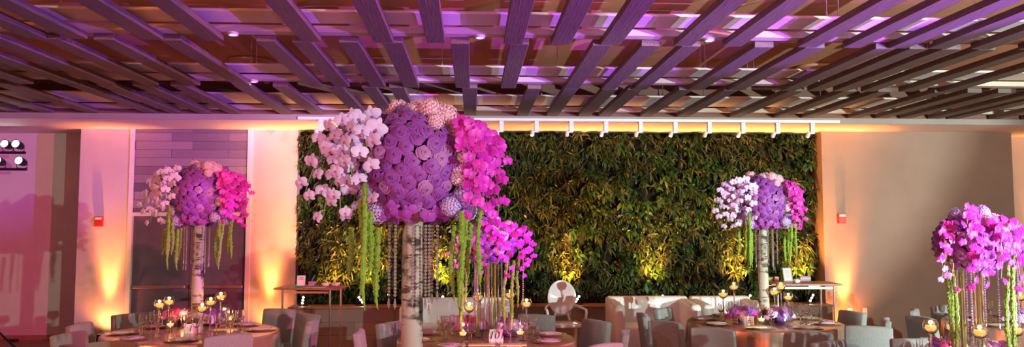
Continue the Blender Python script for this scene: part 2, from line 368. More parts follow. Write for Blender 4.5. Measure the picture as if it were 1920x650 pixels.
# rails at each joint, pale panels above, thin rods from the high ceiling
for j, (Y, yn, yf) in enumerate(((J1, 6.67, 7.08), (J2, 8.92, 9.49), (J3-.02, 10.85, 11.52), (J0, 4.3, 4.75))):
    o = MB(); o.box(XL, XR, Y-.13, Y+.0, ZP+PT+.002, ZP+PT+.06)
    t = tag(o.build('cross_rail', M['rail']), 'painted cross rail above the %s joint of the ceiling planks' % ('nearest', 'middle', 'farthest', 'overhead')[j], 'ceiling rail', 'cross rails over the plank joints')
    o = MB(); o.rbox(XL, XR, yn, Y-.14, ZP+PT+.075, ZP+PT+.10, .006, 1)
    pn = tag(o.build('ceiling_panel', M['panel']), 'long pale floating ceiling panel above the %s plank joint' % ('nearest', 'middle', 'farthest', 'overhead')[j], 'ceiling panel', 'floating ceiling panels')
rodpx = {0: [112, 690, 694+0, 1065, 1100, 1456, 1551, 1573, 1830], 1: [370, 472, 482, 829, 1045, 1312, 1321, 1400, 1412], 2: [468, 785, 1015, 1241, 1317, 1535, 1750]}
cnt = {}
for j, Y in ((0, 6.69), (1, 8.94), (2, 10.9)):
    for i, p in enumerate(sorted(set(rodpx[j]))):
        pt = atZ(p, 429-(ZP-H)*F/Y, ZP+PT+.10); x = atY(p, 60, Y).x
        b = MB(); b.tube([(0, 0, 0), (0, 0, ZU-ZP-PT-.101)], .006, 6); b.lathe([(.011, .0), (.011, .03), (.006, .035)], 8)
        o = b.build('suspension_rod', M['steel'], loc=(x, Y, ZP+PT+.101)); tag(o, 'thin steel suspension rod, %s on the %s ceiling panel' % (k_ord[i], ('nearest', 'middle', 'farthest')[j]), 'suspension rod', 'suspension rods')
# ceiling fittings on the high ceiling
for px, py, nm in ((470, 113, 'left'), (1530, 125, 'right')):
    p = atZ(px, py, ZU)
    b = MB(); b.lathe([(.001, 0), (.28, 0), (.30, -.02), (.22, -.035), (.14, -.02), (.001, -.03)], 28)
    tag(b.build('round_air_diffuser', M['upper'], loc=(p.x, p.y, ZU-.001), smooth=True), 'round air diffuser on the brown ceiling, %s of centre' % nm, 'air diffuser', 'air diffusers')
p = atZ(967, 120, ZU); b = MB(); b.lathe([(.001, 0), (.07, 0), (.075, -.03), (.04, -.06), (.001, -.065)], 16)
tag(b.build('smoke_detector', M['trackwhite'], loc=(p.x, p.y, ZU), smooth=True), 'small round detector on the brown upper ceiling near the centre', 'detector')
DL = [(40, J1), (437, J1), (900, J1), (1330, J1), (1752, J1), (478, J2), (1795, J2)]
for i, (px, Y) in enumerate(DL):
    x = atY(px, 80, Y-.06).x; z = ZP+PT+.0
    t = thing('downlight', 'small glowing downlight in the %s cross rail, %s' % ('nearest' if Y == J1 else 'middle', (k_ord[i] if Y == J1 else ('left one', 'right one')[i-5])), 'downlight', (x, Y-.065, z), 0, 'downlights in the cross rails')
    b = MB(); b.lathe([(.045, .0), (.045, -.022), (.036, -.022), (.036, -.002)], 20); b.build('trim_ring', M['trackwhite'], t, smooth=True)
    b = MB(); b.lathe([(.001, -.010), (.036, -.010)], 20); b.build('lens', M['down'], t)
    spot('downlight_lamp', (x, Y-.065, z-.03), (x, Y-.3, 0), 14, (1, .6, .2), 120, .4, .03)

# ------------------------------------------------------------------ track lights
tr = thing('lighting_track', 'white lighting track along the fascia over the plant wall', 'lighting track', (0, YL-.075, ZS))
b = MB(); xa = atY(560, 230, YL).x; xb = atY(1570, 230, YL).x; b.rbox(xa, xb, -.02, .025, .01, .05, .004, 1); b.build('track_bar', M['trackwhite'], tr)
hd = None
names = {598: 'leftmost, beside the pale orchids', 937: 'beside the magenta orchids', 1003: 'second right of the flowers', 1068: 'third right of the flowers', 1133: 'fourth right of the flowers', 1198: 'middle of the visible row', 1263: 'sixth right of the flowers', 1327: 'fourth from the right end', 1390: 'third from the right end', 1455: 'second from the right end', 1520: 'rightmost, at the wall corner'}
for px, nm in names.items():
    x = atY(px+3, 235, YL-.08).x; lab = 'white track spotlight, '+nm
    if hd is None:
        hd = thing('track_spotlight', lab, 'track light', (x, YL-.07, ZS-.005), 0, 'track spotlights over the plant wall')
        b = MB(); b.rbox(-.032, .032, -.035, .035, -.155, .012, .006, 2); b.build('driver_box', M['trackwhite'], hd)
        b = MB(); b.tube([(-.02, .0, -.125), (-.05, .01, -.15)], .01, 8)
        T = Matrix.Translation((-.062, .0, -.165)) @ Matrix.Rotation(.9, 4, 'X')
        m2 = MB(); m2.lathe([(.001, .05), (.022, .05), (.03, .035), (.031, -.045), (.027, -.045), (.026, -.02), (.001, -.02)], 16)
        b.add([T @ Vector(v) for v in m2.v], m2.f); b.build('lamp_head', M['trackwhite'], hd, ang=40)
        m3 = MB(); m3.lathe([(.001, -.024), (.025, -.024)], 16); b = MB(); b.add([T @ Vector(v) for v in m3.v], m3.f); b.build('lens', M['steel'], hd)
    else: dup(hd, (x, YL-.07, ZS-.005), 0, lab)

# ------------------------------------------------------------------ wall lamps (orange uplights) and ledge lamps (warm, on the plants)
def uplight(px, py, Y, lab, e):
    x = atY(px, py, Y).x
    t = thing('floor_uplight', lab, 'uplight', (x, Y, 0), 0, 'floor uplights')
    b = MB(); b.rbox(-.09, .09, -.07, .07, .0, .05, .01, 2); b.build('base', M['black'], t)
    b = MB(); b.lathe([(.001, .052), (.08, .052), (.085, .07), (.085, .2), (.075, .2), (.07, .16), (.001, .16)], 20); b.build('housing', M['black'], t, ang=40)
    b = MB(); b.lathe([(.001, .165), (.069, .165)], 20); b.build('lens', M['lens'], t)
    spot('uplight_lamp', (x, Y, .22), (x, Y+.16, 2.4), e*.8, (1, .27, .04), 38, 1, .05)
    spot('uplight_core', (x, Y, .22), (x, Y+.17, 1.5), e*.55, (1, .46, .16), 24, .7, .04)
    spot('uplight_spill', (x, Y, .24), (x, Y+.25, .8), e*.07, (1, .25, .04), 130, 1, .05)
uplight(193, 600, YC-.20, 'orange floor uplight at the foot of the left column', 620)
uplight(500, 600, YC-.20, 'orange floor uplight between the double door and plant wall', 620)
uplight(1592, 600, YR-.17, 'orange floor uplight at the foot of the right wall', 1000)
uplight(1990, 600, YREC-.75, 'orange floor uplight in the right recess', 500)
LF = [(569, .25, 'far left end, behind the high table'), (676, -.55, 'left of the hanging crystals'), (830, .1, 'behind the left white sofa'), (1083, .5, 'beside the white armchair'), (1240, .3, 'behind the right white sofa'), (1403, .45, 'behind the birch stand on the right'), (1521, .3, 'at the right end by the corner')]
for px, tl, nm in LF:
    p = atY(px, 560, 12.68); z = ZW+.025
    t = thing('plant_wall_spotlight', 'small black lamp on the ledge aimed at plants, '+nm, 'spotlight', (p.x, 12.68, z), 0, 'ledge spotlights')
    b = MB(); b.box(-.06, .06, -.05, .05, 0, .012); b.box(-.075, -.068, -.015, .015, 0, .11); b.box(.068, .075, -.015, .015, 0, .11); b.build('bracket', M['black'], t)
    T = Matrix.Translation((0, 0, .105)) @ Matrix.Rotation(tl, 4, 'Y') @ Matrix.Rotation(math.radians(25), 4, 'X')
    m2 = MB(); m2.rbox(-.035, .035, -.03, .05, -.085, .085, .01, 2); b = MB(); b.add([T @ Vector(v) for v in m2.v], m2.f); b.build('housing', M['black'], t)
    m2 = MB()
    for q in (-.052, 0, .052): 
        m2.lathe([(.001, 0), (.018, 0)], 12, (0, 0, 0)); 
        for r in range(len(m2.v)-24, len(m2.v)): v = m2.v[r]; m2.v[r] = (v[0], -.032, v[1]+q)
    b = MB(); b.add([T @ Vector(v) for v in m2.v], m2.f); b.build('led_lens', M['lens'], t)
    spot('ledge_lamp', (p.x, 12.56, z+.2), (p.x-.3*tl+(.85 if px < 600 else 0), YB-.1, z+.75), 800, (1, .43, .075), 56, 1, .04)
    spot('ledge_upper', (p.x, 12.45, z+.2), (p.x-.3, YB-.1, z+1.9), 420*(px > 600), (1, .42, .10), 70, 1, .04)
    spot('ledge_wash', (p.x, 12.56, z+.22), (p.x, 12.95, ZS), 240, (1, .38, .09), 84, 1, .04)
for px in (1003, 1133, 1263, 1390, 700, 860):
    x = atY(px, 235, YL-.08).x
    spot('track_lamp', (x-.06, YL-.1, ZS-.2), (x+.2, YB-.2, 1.9), 160, (1, .46, .10), 45, .9, .03)

# red wall strobes, outlets
for px, py, Y, nm in ((187, 415, YC, 'left pink column'), (1577, 409.5, YR, 'beige right wall')):
    p = atY(px, py, Y); t = thing('fire_alarm_strobe', 'red fire alarm strobe mounted on the '+nm, 'fire alarm', p)
    b = MB(); b.rbox(-.065, .065, -.05, 0, -.08, .08, .008, 2); b.build('body', M['red'], t)
    b = MB(); b.rbox(-.05, .05, -.062, -.05, .035, .068, .004, 1); b.build('strobe_lens', M['redlens'], t)
for px, nm in ((1594, 'left of the pair, low on the beige right wall'), (1622, 'right of the pair, low on the beige right wall')):
    p = atY(px, 583, YR); t = thing('wall_outlet', 'white socket plate, '+nm, 'outlet', p)
    b = MB(); b.rbox(-.036, .036, -.006, 0, -.058, .058, .003, 1); b.build('cover_plate', M['paper'], t)
    b = MB(); b.rbox(-.017, .017, -.009, -.006, .008, .042, .002, 1); b.build('socket', M['trim'], t); b = MB(); b.rbox(-.017, .017, -.009, -.006, -.042, -.008, .002, 1); b.build('socket', M['trim'], t)

# ------------------------------------------------------------------ stage light tree at the far left
p = atZ(-35, 640, 0); YT = 12.9; X0 = atY(-35, 400, YT).x
t = thing('lighting_stand', 'black lighting stand with two crossbars of lit lamps at far left', 'light stand', (X0, YT, 0))
z1 = atY(20, 286, YT).z; z2 = atY(20, 317, YT).z
b = MB(); b.tube([(0, 0, .35), (0, 0, z1+.1)], .022, 10); b.build('pole', M['black'], t)
for zz, ex in ((z1, 47), (z2, 51)):
    xe = atY(ex, 300, YT).x-X0; b = MB(); b.tube([(-xe, 0, zz), (xe, 0, zz)], .022, 10); b.build('crossbar', M['black'], t)
for a in (-.3, 1.9, 4.0):
    f = Vector((math.cos(a)*.78, math.sin(a)*.78, .015)); b = MB(); b.tube([(0, 0, .55), f], .016, 8); b.tube([Vector((0, 0, .30)), f*.55+Vector((0, 0, .22))], .010, 6); b.ball(f, .022, 8, 6); b.build('leg', M['black'], t)
for px, zz, xx in ((14, z1, 0), (35, z1, 0), (2, z2, 0), (42, z2, 0)):
    lx = atY(px, 290, YT).x-X0
    b = MB(); T = Matrix.Translation((lx, -.03, zz+.12)) @ Matrix.Rotation(math.radians(80), 4, 'X')
    m2 = MB(); m2.lathe([(.001, -.10), (.05, -.10), (.062, -.04), (.068, .08), (.060, .08), (.055, .05), (.001, .05)], 18); b.add([T @ Vector(v) for v in m2.v], m2.f)
    b.tube([(lx-.08, 0, zz+.12), (lx-.08, 0, zz+.03), (lx, 0, zz), (lx+.08, 0, zz+.03), (lx+.08, 0, zz+.12)], .006, 6)
    lp = b.build('par_lamp', M['black'], t, ang=40)
    m3 = MB(); m3.lathe([(.001, .06), (.055, .06)], 18); b = MB(); b.add([T @ Vector(v) for v in m3.v], m3.f); b.build('lens', M['stagelens'], lp)
for px in (38, 112):
    p = atZ(px, 637, 0); b = MB(); b.rbox(-.07, .07, -.04, .04, 0, .045, .008, 1)
    tag(b.build('power_box', M['black'], loc=(p.x, 13.5, 0)), 'small black power box on the floor %s' % ('by the tripod foot' if px < 50 else 'along the recess wall, near the column'), 'power box')

# ------------------------------------------------------------------ flower pieces
def petalpatch(b, f, nu=5, nv=4):
    vs = [f(-1+2*i/(nu-1), j/(nv-1)) for j in range(nv) for i in range(nu)]
    b.add(vs, [(j*nu+i, j*nu+i+1, (j+1)*nu+i+1, (j+1)*nu+i) for j in range(nv-1) for i in range(nu-1)])
def rose_mesh(m, seed):
    r_ = random.Random(seed); b = MB(); N = 22
    for k in range(N):
        t = k/(N-1); a0 = k*2.39996+r_.uniform(-.2, .2); rb = .03+.30*t; rtp = .06+.86*t**1.1; top = .80-.62*t**1.3+r_.uniform(-.03, .03); hw = 1.6-.85*t
        def f(u, v):
            ang = a0+u*hw*(.75+.25*v)+.12*math.sin(3*k); rr = rb+(rtp-rb)*(v**1.8)+.05*u*(1-t); z = -.25+(top+.25)*math.sin(min(1, v*1.12)*PI/2)
            if v > .7: rr += (.03+.16*t)*(v-.7)/.3; z -= (.0+.16*t)*((v-.7)/.3)**2+.10*u*u*t
            rr += .02*math.sin(4*u+k); return Vector((math.cos(ang)*rr, math.sin(ang)*rr, z))
        petalpatch(b, f, 7, 6)
    b.cur = 0; return b.mesh('rose', m, smooth=True)
def orchid_mesh(m):
    b = MB()
    for a, L, W, zz in ((90, .95, .30, -.04), (215, .9, .28, -.04), (325, .9, .28, -.04), (12, 1.0, .52, .05), (168, 1.0, .52, .05)):
        ra = math.radians(a); d = Vector((math.cos(ra), math.sin(ra), 0)); s = Vector((-d.y, d.x, 0))
        def f(u, v):
            wv = W*math.sin(PI*min(1, v**.8*.86+.06))**.8; return d*(L*v)+s*(u*wv)+Vector((0, 0, zz+.28*v*(1-v)-.12*v*v-.10*u*u*wv))
        petalpatch(b, f, 5, 6)
    b.cur = 1
    b.ball((0, -.08, .12), .065, 8, 6)
    for sx in (-1, 1): petalpatch(b, lambda u, v: Vector((sx*.10*v+.05*u, -.12-.07*v, .12+.10*v)), 3, 3)
    petalpatch(b, lambda u, v: Vector((u*.11*(1-.5*v), -.12-.25*v, .14+.12*v-.2*v*v)), 3, 4)
    return b.mesh('orchid_blossom', [m, M['lip']], smooth=True)
def hydra_mesh(m, seed, n=150):
    r_ = random.Random(seed); b = MB(); b.ball((0, 0, 0), .72, 12, 8)
    for k in range(n):
        z = 1-2*(k+.5)/n; a = k*2.39996; rr = math.sqrt(1-z*z); nrm = Vector((rr*math.cos(a), rr*math.sin(a), z))
        q = nrm.to_track_quat('Z', 'Y').to_matrix(); c = nrm*(.88+r_.uniform(-.06, .08)); sp = r_.uniform(0, PI); s = .155
        for j in range(4):
            an = sp+j*PI/2; d = Vector((math.cos(an), math.sin(an), 0)); e = Vector((-d.y, d.x, 0)); hz = r_.uniform(.02, .10)
            vs = [Vector((0, 0, 0)), d*s*.45+e*s*.48+Vector((0, 0, .02)), d*s*.9+e*s*.36+Vector((0, 0, hz)), d*s*1.08+Vector((0, 0, hz*1.2)), d*s*.9-e*s*.36+Vector((0, 0, hz)), d*s*.45-e*s*.48+Vector((0, 0, .02))]
            b.add([c+q @ v for v in vs], [(0, 1, 2, 3), (0, 3, 4, 5)])
    return b.mesh('hydrangea', m, smooth=False)
ROSE = [rose_mesh(M['petal_rose'], 1), rose_mesh(M['petal_rose'], 2), rose_mesh(M['petal_rose_b'], 3)]
ORP, ORM = orchid_mesh(M['petal_pale']), orchid_mesh(M['petal_mag'])
HYP, HYL, HYC, HYV = hydra_mesh(M['petal_pink'], 1), hydra_mesh(M['petal_lil'], 2), hydra_mesh(M['petal_cream'], 3), hydra_mesh(M['petal_violet'], 4)
def place(me, name, parent, pos, nrm, s, spin=0):
    q = Vector(nrm).normalized().to_track_quat('Z', 'Y').to_matrix().to_4x4()
    return inst(me, name, parent, mat4=Matrix.Translation(pos) @ q @ Matrix.Rotation(spin, 4, 'Z') @ Matrix.Diagonal((s, s, s, 1)))
def amar(parent, top, bot, r=.014, fork=False):
    r_ = random.Random(int(top[0]*1000)+int(bot[2]*999)); b = MB(); top = Vector(top); bot = Vector(bot); n = 46
    pts = []; rad = []
    ph = r_.uniform(0, 6)
    for i in range(n+1):
        t = i/n; p = top.lerp(bot, t); x = top.x+(bot.x-top.x)*min(1, t*2.2); p.x = x+.012*math.sin(ph+t*5)*(t); p.y = top.y-.01*math.sin(t*3)
        pts.append(p+Vector((r_.uniform(-.003, .003), r_.uniform(-.003, .003), 0))); rad.append(r*(.75+.5*r_.random())*(1 if t < .75 else 1-(t-.75)*3.2))
    b.tube(pts, [max(q, .003) for q in rad], 7)
    for i in range(2, n-1):
        for k in range(3):
            a = r_.uniform(0, 2*PI); rr = rad[i]; c = pts[i]+Vector((math.cos(a)*rr*.8, math.sin(a)*rr*.8, r_.uniform(-.01, .01))); b.ball(c, rr*.45, 5, 3)
    return b.build('amaranthus_strand', M['amaranth'], parent)
def crystal(parent, x, y, z0, z1, r=.0085):
    b = MB(); n = max(3, int((z0-z1-.06)/(r*2.15)))
    for i in range(n): b.ball((x, y, z0-i*r*2.15), r, 8, 4)
    ze = z0-n*r*2.15; b.lathe([(.001, 0), (r*.5, -.006), (r*.95, -.038), (r*.3, -.055), (.0005, -.062)], 6, (x, y, ze+.004))
    return b.build('crystal_strand', M['crystal'], parent)
def spray(parent, P0, P1, P2, n, me, name, s, face, rs):
    r_ = random.Random(rs); P0, P1, P2 = Vector(P0), Vector(P1), Vector(P2)
    B = lambda t: P0*(1-t)**2+P1*2*t*(1-t)+P2*t*t
    b = MB(); b.tube([B(i/10) for i in range(11)], .0035, 5); st = b.build('orchid_stem', M['stem'], parent)
    for i in range(n):
        t = .12+.88*i/(n-1); p = B(t); off = Vector(((-1)**i*s*.55, -s*.25-.2*s*r_.random(), r_.uniform(-.3, .3)*s)); nr = Vector(face)+Vector((r_.uniform(-.8, .8), 0, r_.uniform(-.55, .5)))
        place(me, name, st, p+off, nr, s*(1-.25*t*t)*r_.uniform(.9, 1.1), r_.uniform(-.4, .4))

def fib(n):
    for k in range(n):
        z = 1-2*(k+.5)/n; a = k*2.39996; rr = math.sqrt(1-z*z); yield rr*math.cos(a), rr*math.sin(a), z
def log(parent, r, h, seed):
    r_ = random.Random(seed); b = MB(); n = 20; pts = []; 
    vs = []; m = 28
    for i in range(m+1):
        z = h*i/m
        for k in range(n):
            a = 2*PI*k/n; rr = r*(1.04-.08*i/m)*(1+.035*math.sin(3*a+z*3+seed)+.02*math.sin(7*a-z*9))+r_.uniform(-.0012, .0012); vs.append((rr*math.cos(a), rr*math.sin(a), z))
    fs = [(i*n+k, i*n+(k+1) % n, (i+1)*n+(k+1) % n, (i+1)*n+k) for i in range(m) for k in range(n)]; fs += [tuple(range(n-1, -1, -1)), tuple(range(m*n, m*n+n))]
    b.add(vs, fs); return b.build('birch_trunk', M['birch'], parent, ang=50)

K = 4.4/F
def L(px, py, y=0.0): return Vector(((px-772)*K, y, 1.39-(py-320)*K))
def tall_arrangement(label, loc):
    t = thing('tall_flower_centerpiece', label, 'flower centerpiece', loc, 0, 'tall birch flower centerpieces')
    log(t, .059, 1.12, 3)
    cz = 1.405; A, Cc = .265, .315
    b = MB(); b.lathe([(max(A*.9*math.sin(PI*i/12), 1e-4), cz-Cc*.92*math.cos(PI*i/12)) for i in range(13)], 20); b.build('foam_ball', M['core'], t, smooth=True)
    rk = 0; back = MB()
    hyd = [(770, 212), (797, 212), (822, 220), (843, 240), (783, 205), (860, 262)]
    taken = []
    def hplace(me, px, py, yy, s, nm='hydrangea'):
        p = L(px, py, yy); place(me, nm, t, p, p-Vector((0, 0, cz)), s, px); taken.append((p, s))
    for px, py, yy, s in ((775, 214, -.03, .062), (805, 211, -.08, .066), (832, 222, -.06, .07), (852, 246, -.04, .066), (815, 236, -.15, .05), (872, 262, .0, .06), (800, 210, .1, .07), (740, 206, .10, .07)): hplace(HYP, px, py, yy, s)
    for px, py, yy, s in ((868, 300, -.09, .065), (858, 335, -.15, .055), (872, 340, -.05, .07), (868, 372, -.10, .07), (843, 390, -.17, .055), (868, 395, -.02, .07)): hplace(HYC if py < 350 else HYL, px, py, yy, s)
    for px, py, yy, s in ((702, 262, -.10, .065), (706, 305, -.13, .06), (690, 330, -.02, .08), (697, 365, -.10, .06), (710, 400, -.11, .065), (690, 380, .0, .07)): hplace(HYV if py in (262, 330) else (HYC if py == 305 else HYL), px, py, yy, s)
    for i, (x, y, z) in enumerate(fib(190)):
        p = Vector((x*A, y*A, cz+z*Cc)); nr = Vector((x/A, y/A, z/Cc)).normalized(); p += nr*random.uniform(-.012, .014)
        if any((p-q).length < s+.012 for q, s in taken): continue
        if z < -.93: continue
        j = random.choice((0, 0, 1, 1, 2)); s = random.uniform(.040, .052)
        if y < .28 and rk < 98: place(ROSE[j], 'rose', t, p, nr+Vector((random.uniform(-.2, .2), 0, random.uniform(-.2, .2))), s, random.uniform(0, 6)); rk += 1
        else:
            T = Matrix.Translation(p) @ nr.to_track_quat('Z', 'Y').to_matrix().to_4x4() @ Matrix.Scale(s*1.1, 4); back.add([T @ v.co for v in ROSE[0].vertices], [tuple(f.vertices) for f in ROSE[0].polygons])
    if back.v: o = back.build('rose_cluster', M['petal_rose'], t, smooth=True); o['kind'] = 'stuff'
    # pale orchid cascades, left
    for i, (a, m_, e, n, y) in enumerate(((( 700, 225), (640, 200), (640, 300), 8, -.10), ((690, 245), (610, 215), (597, 300), 8, -.02), ((690, 270), (600, 250), (575, 372), 9, -.06), ((695, 270), (640, 262), (645, 400), 9, -.14),
                                          ((692, 300), (625, 300), (612, 408), 8, -.09), ((705, 240), (690, 262), (697, 372), 7, -.25), ((690, 240), (655, 250), (668, 340), 7, -.19), ((690, 310), (665, 330), (660, 412), 6, -.02))):
        spray(t, L(*a, y+.06), L(*m_, y-.02), L(*e, y), n, ORP, 'pale_orchid_blossom', .055, (-.35, -1, .1), 10+i)
    for i, (a, m_, e, n, y) in enumerate((((850, 235), (900, 215), (905, 330), 10, -.08), ((850, 260), (930, 215), (925, 330), 10, -.02), ((860, 290), (910, 260), (900, 395), 10, -.14), ((860, 300), (935, 270), (930, 400), 9, -.06),
                                          ((870, 320), (900, 320), (880, 405), 9, -.18), ((860, 240), (880, 240), (868, 300), 8, -.19), ((870, 330), (925, 330), (915, 415), 8, .02), ((850, 240), (905, 230), (940, 300), 8, .05), ((868, 250), (890, 262), (885, 350), 8, -.22))):
        spray(t, L(*a, y+.06), L(*m_, y-.02), L(*e, y), n+1, ORM, 'magenta_orchid_blossom', .050, (.35, -1, .1), 30+i)
    for k in range(15):   # violet orchids under the ball
        a = PI+PI*(k+.5)/15; rr = .20+.03*(k % 2); place(VIO, 'violet_orchid_blossom', t, (rr*math.cos(a), rr*math.sin(a), cz-Cc*.86+.02*(k % 3)), (math.cos(a)*.5, math.sin(a)*.6-.4, -.35), .045, k)
    for a, e, y in (((664, 430), (662, 522), -.10), ((683, 380), (688, 548), -.18), ((692, 350), (694, 572), -.22), ((700, 400), (700, 520), -.16), ((712, 430), (712, 574), -.12), ((706, 430), (703, 540), .02),
                    ((850, 425), (846, 560), -.12), ((862, 400), (865, 470), -.2), ((872, 405), (863, 570), -.16), ((878, 420), (876, 520), -.02), ((897, 390), (893, 536), -.10)): amar(t, L(*a, y), L(*e, y))
    for px, e, y in ((732, 580, -.10), (744, 580, -.13), (776, 570, -.15), (798, 580, -.12), (804, 592, -.09), (808, 575, -.02), (819, 566, -.10), (737, 560, .08)): crystal(t, (px-772)*K, y, 1.39-(425-320)*K, 1.39-(e-320)*K)
    return t
VIO = orchid_mesh(mat('violet_orchid_petal', (.42, .08, .55), .45, c2=(.34, .05, .48), scale=30))
pF = atY(773, 600, 4.4)
TA = tall_arrangement('huge purple flower ball on a birch trunk, nearest the camera', (pF.x, 4.4, .765))

def short_arrangement(label, loc, full=False):
    t = thing('short_flower_centerpiece', label, 'flower centerpiece', loc, 0, 'glass vase flower centerpieces')
    for x, y, r in ((-.10, .0, .032), (-.01, -.05, .028), (.07, .02, .040)):
        b = MB(); b.lathe([(.001, .004), (r, .004), (r, .74), (r-.004, .74), (r-.004, .012), (.001, .012)], 20, (x, y, 0)); b.build('glass_vase', M['glass'], t, ang=40)
    for x, y, r in ((-.10, .0, .018), (.07, .02, .024)):
        b = MB()
        for k in range(5): b.tube([(x+r*math.cos(k*1.3)*.8, y+r*math.sin(k*1.3)*.8, .02), (x-r*math.cos(k*1.3)*.3, y+r*math.sin(k*1.3+1)*.5, .72)], .006, 6)
        b.build('flower_stems', M['amaranth'], t)
    cz = .93; A, Cc = .27, .20
    b = MB(); b.lathe([(max(A*.9*math.sin(PI*i/12), 1e-4), cz-Cc*.92*math.cos(PI*i/12)) for i in range(13)], 20); b.build('foam_ball', M['core'], t, smooth=True)
    taken = []
    for x, y, z, s, me in ((.05, -.17, 1.07, .065, HYC), (.13, -.19, 1.0, .07, HYC), (.17, -.14, 1.06, .07, HYP), (.06, -.08, 1.14, .065, HYL), (-.12, -.2, .93, .06, HYL), (-.2, -.1, 1.03, .065, HYV), (.1, -.24, .86, .055, HYP), (.2, 0, 1.08, .07, HYP), (-.05, .1, 1.12, .07, HYL)):
        p = Vector((x, y, z)); place(me, 'hydrangea', t, p, p-Vector((0, 0, cz)), s, x*9); taken.append((p, s))
    rk = 0
    for x, y, z in fib(130):
        p = Vector((x*A, y*A, cz+z*Cc)); nr = Vector((x/A, y/A, z/Cc)).normalized()
        if any((p-q).length < s+.01 for q, s in taken) or rk > 95: continue
        place(ROSE[random.choice((0, 1, 2, 2))], 'rose', t, p, nr, random.uniform(.042, .052), random.uniform(0, 6)); rk += 1
    for i, (P0, P1, P2, n) in enumerate((((.05, -.2, 1.10), (.3, -.3, 1.12), (.34, -.22, .72), 11), ((.12, -.18, 1.05), (.42, -.2, 1.08), (.42, -.15, .75), 10), ((.0, -.24, 1.05), (.2, -.34, 1.02), (.2, -.3, .62), 10),
                                        ((.15, -.1, .95), (.45, -.1, .95), (.33, -.15, .62), 9), ((-.10, -.22, .98), (-.12, -.34, .95), (-.05, -.3, .66), 8), ((.2, .0, 1.1), (.4, -.05, 1.1), (.44, .0, .85), 8), ((-.1, -.15, 1.12), (.05, -.3, 1.12), (.1, -.32, .8), 9))):
        spray(t, P0, P1, P2, n, ORM, 'magenta_orchid_blossom', .042, (.25, -1, .1), 60+i)
    if full:
        for i, (P0, P1, P2, n) in enumerate((((-.05, -.1, 1.18), (-.2, -.3, 1.2), (-.24, -.3, .95), 8), ((-.1, -.2, 1.08), (-.2, -.36, 1.05), (-.14, -.33, .72), 9), ((-.2, -.1, 1.05), (-.38, -.2, 1.08), (-.36, -.22, .82), 8), ((.0, -.22, 1.1), (.05, -.38, 1.1), (.02, -.34, .68), 9), ((-.05, -.2, .95), (-.2, -.33, .9), (-.18, -.28, .62), 8))):
            spray(t, P0, P1, P2, n, ORM, 'magenta_orchid_blossom', .046, (.0, -1, .2), 90+i)
    for i, (P0, P1, P2, n) in enumerate((((-.15, -.15, 1.0), (-.4, -.2, 1.0), (-.35, -.15, .68), 8), ((-.18, -.05, .95), (-.36, -.1, .9), (-.28, -.18, .62), 7))):
        spray(t, P0, P1, P2, n, ORM2, 'pink_orchid_blossom', .040, (-.3, -1, .1), 80+i)
    for x, y, z0, z1 in ((-.31, -.12, .85, .15), (-.28, -.16, .82, .08), (-.24, -.05, .80, .3), (.18, -.2, .78, .1), (.25, -.16, .76, .04), (.31, -.1, .85, .3)): amar(t, (x, y, z0), (x+.03*(1 if x < 0 else -1), y, z1), .015)
    for x, y, z1 in ((-.13, -.12, .22), (-.11, -.15, .12), (.0, -.16, .3), (.13, -.14, .3), (.34, -.08, .26)): crystal(t, x, y, .77, z1)
    return t
ORM2 = orchid_mesh(mat('pink_orchid_petal', (.82, .30, .66), .45, c2=(.74, .22, .6), scale=30))

# ------------------------------------------------------------------ tables
TZ = .765
def table_pos(px, Y):
    return atY(px, 600, Y).x, Y
TABS = {'left': (*table_pos(362, 8.5), .865, 'left round table'), 'right': (*table_pos(1432, 9.1), .865, 'right round table'), 'middle': (*table_pos(912, 7.9), .865, 'middle round table'),
        'near': (*table_pos(1835, 5.8), .865, 'near right table'), 'far': (6.35, 8.9, .865, 'far right table'), 'front': (*table_pos(772, 4.4), .865, 'nearest table')}
def cloth(cx, cy, R, seed, label):
    b = MB(); n = 128; vs = []; rings = [(0.001, 0), (R*.6, 0), (R-.012, 0), (R+.002, -.004), (R+.006, -.02)]
    r_ = random.Random(seed); ph = [r_.uniform(0, 6) for _ in range(4)]
    for r, z in rings:
        for k in range(n): a = 2*PI*k/n; vs.append((r*math.cos(a), r*math.sin(a), z+TZ))
    for i in range(1, 9):
        t = i/8
        for k in range(n):
            a = 2*PI*k/n; amp = .010+.035*t; wv = amp*(math.sin(a*13+ph[0]+math.sin(a*2)*1.2)+.4*math.sin(a*29+ph[1]))
            r = R+.008+.02*t+wv*min(1, t*2.5); vs.append((r*math.cos(a), r*math.sin(a), TZ-.02-(TZ-.025)*t))
    m = len(rings)+8
    b.add(vs, [(i*n+k, i*n+(k+1) % n, (i+1)*n+(k+1) % n, (i+1)*n+k) for i in range(m-1) for k in range(n)])
    return tag(b.build('tablecloth', M['cloth'], loc=(cx, cy, 0), smooth=True), label, 'tablecloth', 'copper satin tablecloths')
for i, (k, (cx, cy, R, nm)) in enumerate(TABS.items()):
    t = thing('round_table', 'round banquet table standing under the satin cloth, the '+nm, 'table', (cx, cy, 0), 0, 'round banquet tables')
    b = MB(); b.lathe([(.001, TZ-.03), (R-.01, TZ-.03), (R-.01, TZ-.004), (.001, TZ-.004)], 48); b.build('tabletop', M['wood'], t)
    for a in (.8, 2.4, 3.9, 5.5): b = MB(); b.tube([(.5*math.cos(a), .5*math.sin(a), 0), (.45*math.cos(a), .45*math.sin(a), TZ-.03)], .016, 8); b.build('leg', M['black'], t)
    cloth(cx, cy, R, i, 'copper satin tablecloth draped over the '+nm)
TL, TR_, TM, TN = TABS['left'], TABS['right'], TABS['middle'], TABS['near']
dup(TA, (atY(372, 500, TL[1]).x, TL[1], TZ), 0, 'purple flower ball on a birch trunk on the left round table, before the door')
